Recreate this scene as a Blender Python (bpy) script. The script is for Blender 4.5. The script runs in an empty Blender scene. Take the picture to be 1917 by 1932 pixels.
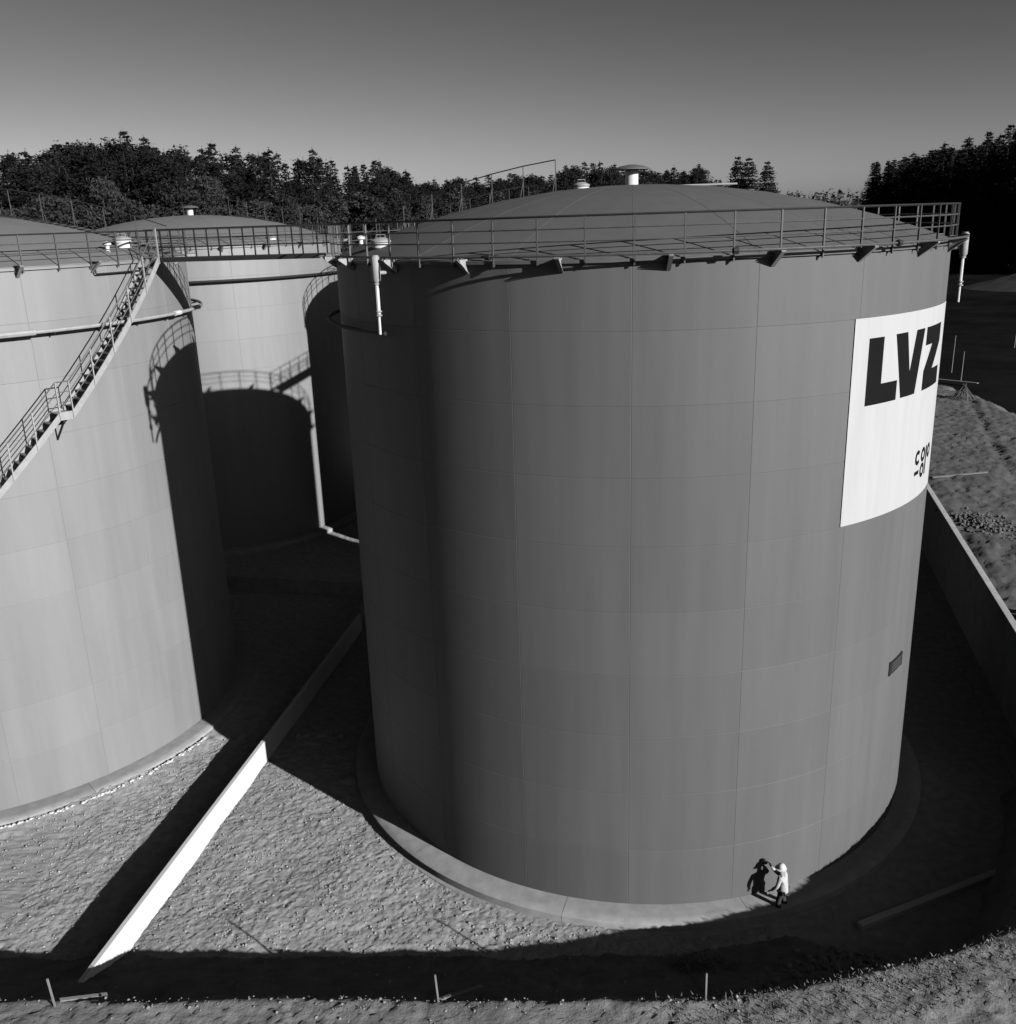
import bpy, math, random
import numpy as np
from math import sin, cos, pi, radians as rad
from mathutils import Vector, Matrix
random.seed(7)
SC = bpy.context.scene
COL = SC.collection

# ------------------------------------------------------------------ camera, sky, sun, exposure
PITCH, ROLL, CAMH = 0.29845, -0.03308, 18.813
fw = Vector((0, cos(PITCH), -sin(PITCH)))
r0 = Vector((1, 0, 0)); u0 = r0.cross(fw)
rt = cos(ROLL) * r0 + sin(ROLL) * u0
up = -sin(ROLL) * r0 + cos(ROLL) * u0
cd = bpy.data.cameras.new('camera'); cam = bpy.data.objects.new('camera', cd); COL.objects.link(cam)
cam.matrix_world = Matrix(((rt.x, up.x, -fw.x, 0), (rt.y, up.y, -fw.y, 0), (rt.z, up.z, -fw.z, CAMH), (0, 0, 0, 1)))
cd.sensor_fit = 'HORIZONTAL'; cd.sensor_width = 36.0; cd.lens = 36 * 1790.09 / 1917
cd.clip_start = 0.5; cd.clip_end = 9000
SC.camera = cam

SUN_EL, SUN_AZ = rad(19.57), rad(-41.0)          # azimuth from +X, counter-clockwise
sdir = Vector((cos(SUN_EL) * cos(SUN_AZ), cos(SUN_EL) * sin(SUN_AZ), sin(SUN_EL)))
W = bpy.data.worlds.new('World'); SC.world = W; W.use_nodes = True
nt = W.node_tree; nt.nodes.clear()
sky = nt.nodes.new('ShaderNodeTexSky'); sky.sky_type = 'NISHITA'; sky.sun_disc = False
sky.sun_elevation = SUN_EL; sky.sun_rotation = rad(90) - SUN_AZ
sky.altitude = 500; sky.air_density = 1.0; sky.dust_density = 1.2; sky.ozone_density = 1.0
sep = nt.nodes.new('ShaderNodeSeparateColor')                       # red-filtered black and white film
bg = nt.nodes.new('ShaderNodeBackground'); bg.inputs[1].default_value = 0.10
wo = nt.nodes.new('ShaderNodeOutputWorld')
pw = nt.nodes.new('ShaderNodeMath'); pw.operation = 'POWER'; pw.inputs[1].default_value = 1.75   # contrasty film response
gn = nt.nodes.new('ShaderNodeMath'); gn.operation = 'MULTIPLY'; gn.inputs[1].default_value = 0.202
mn = nt.nodes.new('ShaderNodeMath'); mn.operation = 'MINIMUM'; mn.inputs[1].default_value = 4.5
nt.links.new(sky.outputs[0], sep.inputs[0]); nt.links.new(sep.outputs[0], pw.inputs[0]); nt.links.new(pw.outputs[0], gn.inputs[0])
nt.links.new(gn.outputs[0], mn.inputs[0]); nt.links.new(mn.outputs[0], bg.inputs[0]); nt.links.new(bg.outputs[0], wo.inputs[0])
sl = bpy.data.lights.new('sun', 'SUN'); sl.energy = 5.0; sl.angle = rad(0.5)
so = bpy.data.objects.new('sun', sl); COL.objects.link(so)
so.rotation_euler = (-sdir).to_track_quat('-Z', 'Y').to_euler(); so.location = sdir * 80
SC.view_settings.view_transform = 'Standard'; SC.view_settings.look = 'None'
SC.view_settings.exposure = 0; SC.view_settings.gamma = 1; SC.view_settings.use_curve_mapping = False
SC.cycles.max_bounces = 4; SC.cycles.diffuse_bounces = 0; SC.cycles.glossy_bounces = 2

# ------------------------------------------------------------------ helpers
def mat(name, g, rough=0.8, var=0.0, vscale=(1, 1, 1), nscale=3.0, bump=0.0, bscale=20.0, rnd=0.0, metal=0.0, spec=0.3, bdet=5):
    """grey procedural material: noise in tone, bump relief, per-object variation"""
    m = bpy.data.materials.new(name); m.use_nodes = True
    n = m.node_tree.nodes; l = m.node_tree.links
    b = n['Principled BSDF']
    b.inputs['Roughness'].default_value = rough; b.inputs['Metallic'].default_value = metal
    b.inputs['Specular IOR Level'].default_value = spec
    b.inputs['Base Color'].default_value = (g, g, g, 1)
    if var or rnd or bump:
        tc = n.new('ShaderNodeNewGeometry'); mp = n.new('ShaderNodeMapping'); mp.inputs['Scale'].default_value = vscale
        l.new(tc.outputs['Position'], mp.inputs[0])
    if var or rnd:
        nz = n.new('ShaderNodeTexNoise'); nz.inputs['Scale'].default_value = nscale; nz.inputs['Detail'].default_value = 6
        nz.inputs['Roughness'].default_value = 0.6
        l.new(mp.outputs[0], nz.inputs['Vector'])
        mr = n.new('ShaderNodeMapRange'); mr.inputs['From Min'].default_value = 0.25; mr.inputs['From Max'].default_value = 0.75
        mr.inputs['To Min'].default_value = g * (1 - var); mr.inputs['To Max'].default_value = g * (1 + var)
        l.new(nz.outputs['Fac'], mr.inputs['Value'])
        out = mr.outputs[0]
        if rnd:
            oi = n.new('ShaderNodeObjectInfo')
            m2 = n.new('ShaderNodeMapRange'); m2.inputs['To Min'].default_value = 1 - rnd; m2.inputs['To Max'].default_value = 1 + rnd
            l.new(oi.outputs['Random'], m2.inputs['Value'])
            mu = n.new('ShaderNodeMath'); mu.operation = 'MULTIPLY'
            l.new(out, mu.inputs[0]); l.new(m2.outputs[0], mu.inputs[1]); out = mu.outputs[0]
        l.new(out, b.inputs['Base Color'])
    if bump:
        nb = n.new('ShaderNodeTexNoise'); nb.inputs['Scale'].default_value = bscale; nb.inputs['Detail'].default_value = bdet; nb.inputs['Roughness'].default_value = 0.5 + 0.03 * bdet
        l.new(tc.outputs['Position'], nb.inputs['Vector'])
        bp = n.new('ShaderNodeBump'); bp.inputs['Strength'].default_value = bump; bp.inputs['Distance'].default_value = 0.05
        l.new(nb.outputs['Fac'], bp.inputs['Height']); l.new(bp.outputs[0], b.inputs['Normal'])
    return m

class MB:
    """collects boxes, tubes, lathes; build() links them as ONE mesh object"""
    def __init__(s): s.v = []; s.f = []
    def quad(s, pts):
        k = len(s.v); s.v += [tuple(p) for p in pts]; s.f.append(tuple(range(k, k + len(pts))))
    def box(s, c, size, rz=0.0, M=None):
        k = len(s.v); a, b, d = size[0] / 2, size[1] / 2, size[2] / 2
        R = M if M is not None else Matrix.Rotation(rz, 3, 'Z')
        for x, y, z in ((-a, -b, -d), (a, -b, -d), (a, b, -d), (-a, b, -d), (-a, -b, d), (a, -b, d), (a, b, d), (-a, b, d)):
            s.v.append(tuple(R @ Vector((x, y, z)) + Vector(c)))
        for q in ((0, 3, 2, 1), (4, 5, 6, 7), (0, 1, 5, 4), (1, 2, 6, 5), (2, 3, 7, 6), (3, 0, 4, 7)):
            s.f.append(tuple(k + i for i in q))
        return s
    def bar(s, p, q, w, h):
        """box beam from p to q, w wide, h high"""
        p = Vector(p); q = Vector(q); d = q - p; L = d.length; d.normalize()
        x = d.cross(Vector((0, 0, 1)))
        if x.length < 1e-4: x = Vector((1, 0, 0))
        x.normalize(); z = x.cross(d)
        return s.box((p + q) / 2, (w, L, h), M=Matrix((x, d, z)).transposed())
    def tube(s, pts, r, n=6, closed=False, caps=True):
        pts = [Vector(p) for p in pts]; N = len(pts); k0 = len(s.v)
        rr = r if isinstance(r, (list, tuple)) else [r] * N
        for i, p in enumerate(pts):
            a = pts[(i - 1) % N] if (closed or i > 0) else p
            b = pts[(i + 1) % N] if (closed or i < N - 1) else p
            t = (b - a).normalized()
            ref = Vector((0, 0, 1)) if abs(t.z) < 0.9 else Vector((1, 0, 0))
            x = t.cross(ref).normalized(); y = x.cross(t)
            for j in range(n):
                an = 2 * pi * j / n
                s.v.append(tuple(p + rr[i] * (cos(an) * x + sin(an) * y)))
        for i in range(N if closed else N - 1):
            for j in range(n):
                a = k0 + i * n + j; b = k0 + i * n + (j + 1) % n; e = k0 + ((i + 1) % N) * n
                s.f.append((a, b, e + (j + 1) % n, e + j))
        if caps and not closed:
            s.f.append(tuple(k0 + j for j in reversed(range(n)))); s.f.append(tuple(k0 + (N - 1) * n + j for j in range(n)))
        return s
    def lathe(s, prof, n=20, c=(0, 0, 0), a0=0.0, a1=2 * pi):
        full = abs(a1 - a0 - 2 * pi) < 1e-6; m = n if full else n + 1; k0 = len(s.v)
        for i in range(m):
            a = a0 + (a1 - a0) * i / n
            for r, z in prof: s.v.append((c[0] + r * cos(a), c[1] + r * sin(a), c[2] + z))
        P = len(prof)
        for i in range(n):
            e = k0 + i * P; g = k0 + ((i + 1) % m) * P
            for j in range(P - 1): s.f.append((e + j, g + j, g + j + 1, e + j + 1))
        return s
    def mesh(s, name, m=None, smooth=False):
        me = bpy.data.meshes.new(name); me.from_pydata(s.v, [], s.f); me.update()
        if m: me.materials.append(m)
        if smooth:
            me.polygons.foreach_set('use_smooth', [True] * len(me.polygons)); me.set_sharp_from_angle(angle=rad(40))
        return me
    def build(s, name, m, parent=None, smooth=False, loc=None):
        return obj(name, s.mesh(name, m, smooth), parent, loc)

def obj(name, me, parent=None, loc=None, rz=0.0):
    o = bpy.data.objects.new(name, me); COL.objects.link(o)
    if parent: o.parent = parent
    if loc is not None: o.location = loc
    if rz: o.rotation_euler.z = rz
    return o
def tag(o, label=None, cat=None, group=None, kind=None):
    if label: o['label'] = label
    if cat: o['category'] = cat
    if group: o['group'] = group
    if kind: o['kind'] = kind
    return o
def thing(name, label, cat, loc=(0, 0, 0), rz=0.0, group=None):
    return tag(obj(name, None, None, loc, rz), label, cat, group)
def raw(name, V, F, m, parent=None, smooth=False, kind=None):
    """mesh from numpy arrays of equal-sized faces"""
    V = np.asarray(V, dtype=np.float32); F = np.asarray(F, dtype=np.int32); k = F.shape[1]
    me = bpy.data.meshes.new(name or "crown"); me.vertices.add(len(V)); me.vertices.foreach_set('co', V.ravel())
    me.loops.add(F.size); me.loops.foreach_set('vertex_index', F.ravel())
    me.polygons.add(len(F)); me.polygons.foreach_set('loop_start', np.arange(0, F.size, k, dtype=np.int32))
    me.update(calc_edges=True); me.validate()
    if smooth: me.polygons.foreach_set('use_smooth', [True] * len(me.polygons))
    me.materials.append(m)
    if name is None: return me
    o = obj(name, me, parent)
    if kind: o['kind'] = kind
    return o
def gridfaces(nu, nv):
    i = np.arange(nu - 1)[:, None] * nv + np.arange(nv - 1)[None, :]
    i = i.ravel(); return np.stack([i, i + nv, i + nv + 1, i + 1], 1)
def vnoise(x, y, seed=0):
    xi = np.floor(x).astype(np.int64); yi = np.floor(y).astype(np.int64); fx = x - xi; fy = y - yi
    fx = fx * fx * (3 - 2 * fx); fy = fy * fy * (3 - 2 * fy)
    def h(a, b):
        n = (a * 374761393 + b * 668265263 + seed * 974711) & 0xffffffff
        n = ((n ^ (n >> 13)) * 1274126177) & 0xffffffff
        return ((n ^ (n >> 16)) & 0xffff) / 65535.0
    return (h(xi, yi) * (1 - fx) + h(xi + 1, yi) * fx) * (1 - fy) + (h(xi, yi + 1) * (1 - fx) + h(xi + 1, yi + 1) * fx) * fy - 0.5
def fbm(x, y, sc, octs=4, seed=0, gain=0.55):
    t = 0; a = 1
    for o in range(octs):
        t = t + a * vnoise(x * sc + 17.3 * o, y * sc + 5.1 * o, seed + o); sc *= 2.03; a *= gain
    return t
def sstep(a, b, x):
    t = np.clip((x - a) / (b - a), 0, 1); return t * t * (3 - 2 * t)

# materials
M_MAIN = mat('mid_grey_tank_paint', 0.145, 0.60, 0.11, (1.2, 1.2, 0.09), 1.3, bump=0.13, bscale=0.8, bdet=2, rnd=0.03, spec=0.40)
M_MAINROOF = mat('mid_grey_roof_paint', 0.15, 0.6, 0.08, nscale=1.2, rnd=0.03)
M_LIGHT = mat('light_aluminium_tank_paint', 0.265, 0.56, 0.11, (1.2, 1.2, 0.10), 1.3, bump=0.10, bscale=0.8, bdet=2, rnd=0.035, spec=1.0)
M_LIGHTROOF = mat('light_roof_paint', 0.23, 0.6, 0.08, nscale=1.2, rnd=0.04)
M_DARKSTEEL = mat('dark_painted_steel', 0.028, 0.65, 0.2, nscale=6)
M_STEEL = mat('galvanised_rail_steel', 0.10, 0.45, 0.25, nscale=5, spec=0.5)
M_LSTEEL = mat('pale_painted_steel', 0.40, 0.5, 0.15, nscale=6)
M_WHITE = mat('white_painted_metal', 0.78, 0.4, 0.06, nscale=5)
M_SIGN = mat('white_sign_paint', 0.54, 0.6, 0.07, (1.5, 1.5, 0.15), 2.0)
M_BLACK = mat('black_letter_paint', 0.012, 0.7, 0.1, spec=0.05)
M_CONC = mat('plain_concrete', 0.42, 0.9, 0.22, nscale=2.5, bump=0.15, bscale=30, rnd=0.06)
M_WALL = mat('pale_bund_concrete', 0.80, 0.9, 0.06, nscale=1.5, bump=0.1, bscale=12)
M_RETAIN = mat('retaining_wall_concrete', 0.62, 0.9, 0.2, nscale=1.2, bump=0.15, bscale=14)
M_FLOOR = mat('gravel_floor_earth', 0.46, 0.95, 0.30, nscale=3.0, bump=0.45, bscale=14, bdet=9)
M_BANK = mat('bank_earth', 0.27, 0.95, 0.35, nscale=1.3, bump=0.6, bscale=12)
M_STONE = mat('pale_stone', 0.34, 0.9, 0.25, nscale=3, rnd=0.2)
M_WOOD = mat('weathered_timber', 0.26, 0.85, 0.25, (1, 8, 1), 3)
M_BARK = mat('bark', 0.06, 0.95, 0.3)
M_CONIF = mat('conifer_needles', 0.022, 0.9, 0.3, nscale=0.4, rnd=0.25, spec=0.1)
M_LEAF = mat('broadleaf_foliage', 0.050, 0.9, 0.3, nscale=0.4, rnd=0.25, spec=0.1)
M_WEED = mat('dry_weeds', 0.20, 0.9, 0.4, nscale=2)

# ------------------------------------------------------------------ layout (metres; tank bases at z = 0)
R, T, ZG = 9.52, 17.887, -0.30
TM, TL, TB, TD = (4.306, 32.086), (-21.754, 36.897), (-19.991, 64.773), (4.2, 57.95)
DOME = 1.86
def domez(r): return T + DOME * (1 - (r / R) ** 2)
def pol(r, az, z): a = rad(az); return (r * cos(a), r * sin(a), z)

# ------------------------------------------------------------------ ground
# basin floor: fine mesh where the sun rakes over it
xs = np.concatenate([np.arange(-52, -24, 1.0), np.arange(-24, -15, 0.16), np.arange(-15, 7, 0.055), np.arange(7, 24, 0.3), np.arange(24, 40, 1.0)])
ys = np.concatenate([np.arange(13, 20.4, 0.8), np.arange(20.4, 33, 0.055), np.arange(33, 52, 0.3), np.arange(52, 101, 1.0)])
X, Y = np.meshgrid(xs, ys, indexing='ij')
Z = ZG + 0.10 * fbm(X, Y, 0.4, 2, 3) + 0.016 * fbm(X, Y, 1.7, 2, 11, 0.6) + 0.024 * fbm(X, Y, 5.0, 2, 23, 0.9) + 0.02 * np.maximum(fbm(X * 1.3, Y, 7.5, 1, 29), 0.1)
Z += 0.19 * np.exp(-np.clip(np.hypot(X + 21.754, Y - 36.897) - 10.3, 0, None) / 0.7)     # gravel banked against the left ring
Z += np.random.RandomState(5).normal(0, 1, Z.shape) * 0.0095 * ((X > -24) & (X < 8) & (Y > 20) & (Y < 34))      # grain of single stones
raw('basin_floor', np.stack([X.ravel(), Y.ravel(), Z.ravel()], 1), gridfaces(len(xs), len(ys)), M_FLOOR, smooth=True, kind='structure')

# earth bank round the near side
def catmull(P, step):
    P = [np.array(p, float) for p in P]; out = []
    for i in range(len(P) - 1):
        a = P[max(i - 1, 0)]; b = P[i]; c = P[i + 1]; d = P[min(i + 2, len(P) - 1)]
        n = max(2, int(np.linalg.norm(c - b) / step))
        for k in range(n):
            t = k / n
            out.append(0.5 * ((2 * b) + (c - a) * t + (2 * a - 5 * b + 4 * c - d) * t * t + (3 * b - a - 3 * c + d) * t ** 3))
    out.append(P[-1]); return np.array(out)
CREST = [(-60, 18.2), (-30, 18.0), (-20, 17.8), (-12, 17.55), (-8.3, 17.36), (-4.4, 17.27), (-0.8, 17.05), (3.66, 16.9), (5.1, 17.02),
         (7.35, 17.36), (9.36, 17.83), (11.3, 18.5), (12.87, 19.53), (14.2, 21.2), (15.6, 23.0), (17.0, 25.0), (17.7, 27.0)]
cr = catmull(CREST, 0.09)
keep = np.ones(len(cr), bool); keep[(cr[:, 0] < -17) & (np.arange(len(cr)) % 6 != 0)] = False; cr = cr[keep]
tg = np.gradient(cr, axis=0); tg /= np.linalg.norm(tg, axis=1)[:, None]
nin = np.stack([-tg[:, 1], tg[:, 0]], 1)                              # towards the basin
HC = 2.1
dd = np.concatenate([-np.array([14, 10, 7, 5, 3.6, 2.8, 2.3]), np.arange(-1.9, 4.3, 0.075)])
D, I = np.meshgrid(dd, np.arange(len(cr)), indexing='xy')
BX = cr[I, 0] + nin[I, 0] * D; BY = cr[I, 1] + nin[I, 1] * D
slope = 0.62 + 0.75 * sstep(8, 13, cr[I, 0])
wob = 0.22 * fbm(BX, BY, 0.55, 2, 41)
s_ = np.clip(D + wob + 0.05, 0, None)
s_ = np.sqrt(s_ * s_ + 0.03) - 0.173
BZ = HC - (1.05 * np.minimum(s_, 0.9) + 0.48 * np.maximum(s_ - 0.9, 0)) - (slope - 0.62) * s_ - 0.02 * np.clip(-D - 3, 0, None) ** 1.2
lump = 0.07 * fbm(BX, BY, 0.9, 2, 50) + 0.045 * fbm(BX, BY, 2.8, 3, 51, 0.6) + 0.05 * np.maximum(fbm(BX, BY, 7, 2, 53), 0)
BZ = np.maximum(BZ, ZG - 0.12) + lump * np.where(D < -1.9, 0.3, 0.7)
BZ += np.random.RandomState(6).normal(0, 0.013, BZ.shape)
raw('earth_bank', np.stack([BX.ravel(), BY.ravel(), BZ.ravel()], 1), gridfaces(len(cr), len(dd)), M_BANK, smooth=True, kind='structure')
def bankz(x, y):
    d2 = (cr[:, 0] - x) ** 2 + (cr[:, 1] - y) ** 2; i = int(np.argmin(d2))
    k = (x - cr[i, 0]) * nin[i, 0] + (y - cr[i, 1]) * nin[i, 1]
    j = int(np.argmin(np.abs(dd - k))); return float(BZ[i, j])

# surrounding land out to the horizon, with the basin left out
WD = np.array((0.2511, 0.968)); WP = np.array((18.57, 30.98))         # inner face of the right-hand retaining wall
def wline(y, off=0.0): t = (y - WP[1]) / WD[1]; return WP[0] + WD[0] * t + off / WD[1]
HOLE = [(wline(27.3, .25), 27.3), (wline(86.5, .25), 86.5), (-50, 100), (-62, 40), (-62, 15.2), (-20, 14.9), (3.6, 14.1), (8, 14.6), (12.5, 16.2), (16, 19.4), (19, 23.5), (19.4, 26)]
def land(x, y):
    r = np.hypot(x, y)
    base = 1.95 + 1.15 * sstep(20, 36, y + 0.25 * x)
    dirt = 0.45 * (1 - sstep(15.5, 18.5, np.abs(x - wline(y) - 10))) * sstep(29, 33, y) * (1 - sstep(104, 110, y))
    return base + 1.4 * sstep(80, 190, r) + 3.0 * sstep(300, 900, r) + 0.5 * fbm(x, y, 0.02, 2, 5) * sstep(60, 120, r) - dirt
CENT = np.array((-8.0, 48.0)); NA = 420
def holerad(a):
    d = np.array((cos(a), sin(a))); best = None
    for i in range(len(HOLE)):
        p = np.array(HOLE[i]) - CENT; q = np.array(HOLE[(i + 1) % len(HOLE)]) - CENT; e = q - p
        den = d[0] * e[1] - d[1] * e[0]
        if abs(den) < 1e-9: continue
        t = (p[0] * e[1] - p[1] * e[0]) / den; u = (p[0] * d[1] - p[1] * d[0]) / den
        if t > 0 and -1e-6 <= u <= 1 + 1e-6: best = t if best is None else min(best, t)
    return best
ang = np.linspace(0, 2 * pi, NA, endpoint=False); r_in = np.array([holerad(a) for a in ang])
fac = np.concatenate([[0.0, 0.0], np.geomspace(0.4, 4500, 64)])
LX = CENT[0] + (r_in[:, None] + fac[None, :]) * np.cos(ang)[:, None]; LY = CENT[1] + (r_in[:, None] + fac[None, :]) * np.sin(ang)[:, None]
LZ = land(LX, LY); LZ[:, 0] = -0.8
nr = len(fac); F = gridfaces(NA, nr); idx = np.arange(nr - 1); a_ = (NA - 1) * nr + idx
F = np.concatenate([F, np.stack([a_, idx, idx + 1, a_ + 1], 1)])[:, ::-1]
M_LAND = mat('dark_land', 0.014, 0.95, 0.5, nscale=0.15, bump=0.6, bscale=3, spec=0.0)  # very dark tone for all the land around the basin
raw('ground', np.stack([LX.ravel(), LY.ravel(), LZ.ravel()], 1), F, M_LAND, smooth=True, kind='structure')
# bare dirt strip with wheel tracks outside the retaining wall
us = np.arange(0.22, 26, 0.16); vs = np.arange(30.0, 108, 0.22)
U, V_ = np.meshgrid(us, vs, indexing='ij'); FX = wline(V_) + U; FY = V_
rut = 0
for c0, w0 in ((7.2, 0.35), (9.0, 0.35), (12.6, 0.4), (14.4, 0.4)):
    cc = c0 + 1.6 * np.sin(V_ / 13 + c0); rut = rut - 0.06 * np.exp(-((U - cc) / w0) ** 2) + 0.03 * np.exp(-((U - cc - 0.65) / 0.3) ** 2)
FZ = 3.12 + rut + 0.16 * fbm(FX, FY, 0.35, 3, 71) + 0.10 * fbm(FX, FY, 1.8, 3, 75, 0.6) * 0.6
FZ -= 0.10 * (1 - sstep(0.2, 1.2, U)); FZ += np.random.RandomState(8).normal(0, 0.022, FZ.shape) + 0.05 * fbm(FX, FY, 3.5, 2, 79, 0.7)
FZ -= 0.9 * sstep(0, 2.5, FX - 38.3 - 0.098 * (FY - 69.5) + 2.0 * fbm(FX, FY, 0.2, 3, 77)) + 0.9 * sstep(98, 107, V_)
M_DIRT = mat('dry_dirt', 0.15, 0.95, 0.3, nscale=0.6, bump=0.5, bscale=5)
raw('dirt_track', np.stack([FX.ravel(), FY.ravel(), FZ.ravel()], 1), gridfaces(len(us), len(vs)), M_DIRT, smooth=True, kind='structure')

# ------------------------------------------------------------------ tanks
NPL, NCO = 20, 10
CO = [0, 1.8, 3.6, 5.4, 7.2, 9.0, 10.8, 12.6, 14.4, 16.2, T]
def plate_mesh(name, h, m):
    """one rolled steel shell plate, edges bevelled into the weld seam"""
    n = 8; st = 2 * pi / NPL; g = 0.010; dep = 0.0065
    az = [0, g / R] + [st * k / n for k in range(1, n)] + [st - g / R, st]
    zz = [0, g, h - g, h]; V = []; F = []
    for i, a in enumerate(az):
        for j, z in enumerate(zz):
            e = i in (0, len(az) - 1) or j in (0, 3)
            r = R - (dep if e else 0); V.append((r * cos(a), r * sin(a), z))
    for i in range(len(az) - 1):
        for j in range(3):
            k = i * 4 + j; F.append((k, k + 4, k + 5, k + 1))
    me = bpy.data.meshes.new(name); me.from_pydata(V, [], F); me.update(); me.materials.append(m)
    me.polygons.foreach_set('use_smooth', [True] * len(F)); me.set_sharp_from_angle(angle=rad(8)); return me
def roof_mesh(name, m):
    st = 2 * pi / NPL; V = []; F = []; n = 4
    az = [0, 0.0011] + [st * k / n for k in range(1, n)] + [st - 0.0011, st]
    rs = [0.45, 1.2, 2.6, 4.2, 5.8, 7.4, 8.7, R + 0.015]
    for i, a in enumerate(az):
        for r in rs:
            e = i in (0, len(az) - 1)
            aa = a if not (i in (1, len(az) - 2)) else (0.008 / r if i == 1 else st - 0.008 / r)
            V.append((r * cos(aa), r * sin(aa), domez(min(r, R)) + 0.012 - (0.008 if e else 0)))
    P = len(rs)
    for i in range(len(az) - 1):
        for j in range(P - 1):
            k = i * P + j; F.append((k, k + P, k + P + 1, k + 1))
    F = [tuple(reversed(f)) for f in F]
    me = bpy.data.meshes.new(name); me.from_pydata(V, [], F); me.update(); me.materials.append(m)
    me.polygons.foreach_set('use_smooth', [True] * len(F)); me.set_sharp_from_angle(angle=rad(8)); return me
PLM = {'main': (plate_mesh('shell_plate', 1.8, M_MAIN), plate_mesh('shell_plate_top', CO[10] - CO[9], M_MAIN), roof_mesh('roof_panel', M_MAINROOF)),
       'light': (plate_mesh('shell_plate', 1.8, M_LIGHT), plate_mesh('shell_plate_top', CO[10] - CO[9], M_LIGHT), roof_mesh('roof_panel', M_LIGHTROOF))}
NPO = 53
ARC = [360.0 * k / 120 for k in range(120)]
_mb = MB()
_mb.tube([pol(R + 0.12, a, T + 0.97) for a in ARC], 0.030, 6, closed=True)
ME_RAIL = _mb.mesh('guard_rail', M_DARKSTEEL, True)
_mb = MB()
for dz in (0.69, 0.41): _mb.tube([pol(R + 0.12, a, T + dz) for a in ARC], 0.019, 5, closed=True)
ME_MIDRAIL = _mb.mesh('mid_rail', M_STEEL, True)
_mb = MB(); _mb.box((R + 0.12, 0, T + 0.40), (0.045, 0.036, 1.12)); _mb.box((R + 0.06, 0, T - 0.10), (0.10, 0.05, 0.06))
ME_POST = _mb.mesh('rail_post', M_STEEL)
_mb = MB()                                                            # triangular gusset carrying the water pipe

_p = [(R + 0.004, T + 0.06), (R + 0.50, T + 0.06), (R + 0.004, T - 0.31)]
for y in (-0.008, 0.008): _mb.quad([(a, y, b) for a, b in (_p if y > 0 else _p[::-1])])
for i in range(3):
    a, b = _p[i], _p[(i + 1) % 3]; _mb.quad([(a[0], 0.008, a[1]), (a[0], -0.008, a[1]), (b[0], -0.008, b[1]), (b[0], 0.008, b[1])])
_mb.box((R + 0.25, 0, T + 0.065), (0.5, 0.12, 0.012)); _mb.bar((R + 0.02, 0, T - 0.30), (R + 0.50, 0, T + 0.04), 0.10, 0.012)
ME_GUS = _mb.mesh('pipe_bracket', M_LSTEEL)
_mb = MB().lathe([(R + 0.005, T - 0.09), (R + 0.085, T - 0.09), (R + 0.085, T - 0.01), (R + 0.016, T + 0.0), (R + 0.005, T + 0.02)], 120)
ME_CURB = {'main': _mb.mesh('rim_angle', M_MAIN, True), 'light': _mb.mesh('rim_angle', M_LIGHT, True)}

def arcpts(r, z, a0, a1, step=3.0):
    n = max(2, int(abs(a1 - a0) / step)); return [pol(r, a0 + (a1 - a0) * k / n, z) for k in range(n + 1)]

def foam_chamber(t, az, label, out=0.52):
    c = Vector(pol(R + out, az, 0)); ch = MB()
    ch.lathe([(0, 18.02), (0.10, 18.02), (0.115, 18.0), (0.115, 17.42), (0.055, 17.33), (0, 17.33)][::-1], 14, c)
    o = ch.build('foam_chamber', M_LSTEEL, t, True); tag(o, label)
    fl = MB()
    for z in (18.03, 17.33, 16.62, 16.52): fl.lathe([(0, z - 0.02), (0.085, z - 0.02), (0.085, z + 0.02), (0, z + 0.02)], 12, c)
    fl.build('flange', M_LSTEEL, o)
    pp = MB(); pp.tube([c + Vector((0, 0, 17.33)), c + Vector((0, 0, 16.55))], 0.05, 8); pp.tube([c + Vector((0, 0, 16.55)), c + Vector((0, 0, 16.02))], 0.036, 8)
    pp.build('riser_pipe', M_WHITE, o, True)
    el = MB().tube([c + Vector((0, 0, 17.6)), Vector(pol(R - 0.02, az, 17.6))], 0.05, 8); el.build('outlet_pipe', M_LSTEEL, o, True)

def roof_hatch(t, x, y, r=0.25, h=0.12):
    z = domez(math.hypot(x, y)) - 0.03
    o = MB().lathe([(0, 0), (r, 0), (r, h * 0.75), (r * 1.1, h * 0.75), (r * 1.1, h), (r, h + 0.01), (0, h + 0.02)], 18, (x, y, z)).build('roof_hatch', M_WHITE, t, True)
    MB().lathe([(0, h + 0.03), (r * 1.16, h + 0.03), (r * 1.16, h + 0.08), (r * 0.6, h + 0.15), (0, h + 0.17)], 18, (x, y, z)).build('hatch_lid', M_LSTEEL, o, True)
    MB().tube([(x - r * 0.5, y, z + h + 0.14), (x - r * 0.5, y, z + h + 0.24), (x + r * 0.5, y, z + h + 0.24), (x + r * 0.5, y, z + h + 0.14)], 0.014, 5).build('hatch_handle', M_LSTEEL, o)
def pressure_valve(t, x, y):
    z = domez(math.hypot(x, y)) - 0.03
    MB().lathe([(0, 0), (0.10, 0), (0.07, 0.05), (0.07, 0.22), (0.14, 0.24), (0.14, 0.31), (0.03, 0.36), (0, 0.36)], 14, (x, y, z)).build('pressure_valve', M_WHITE, t, True)

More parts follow.
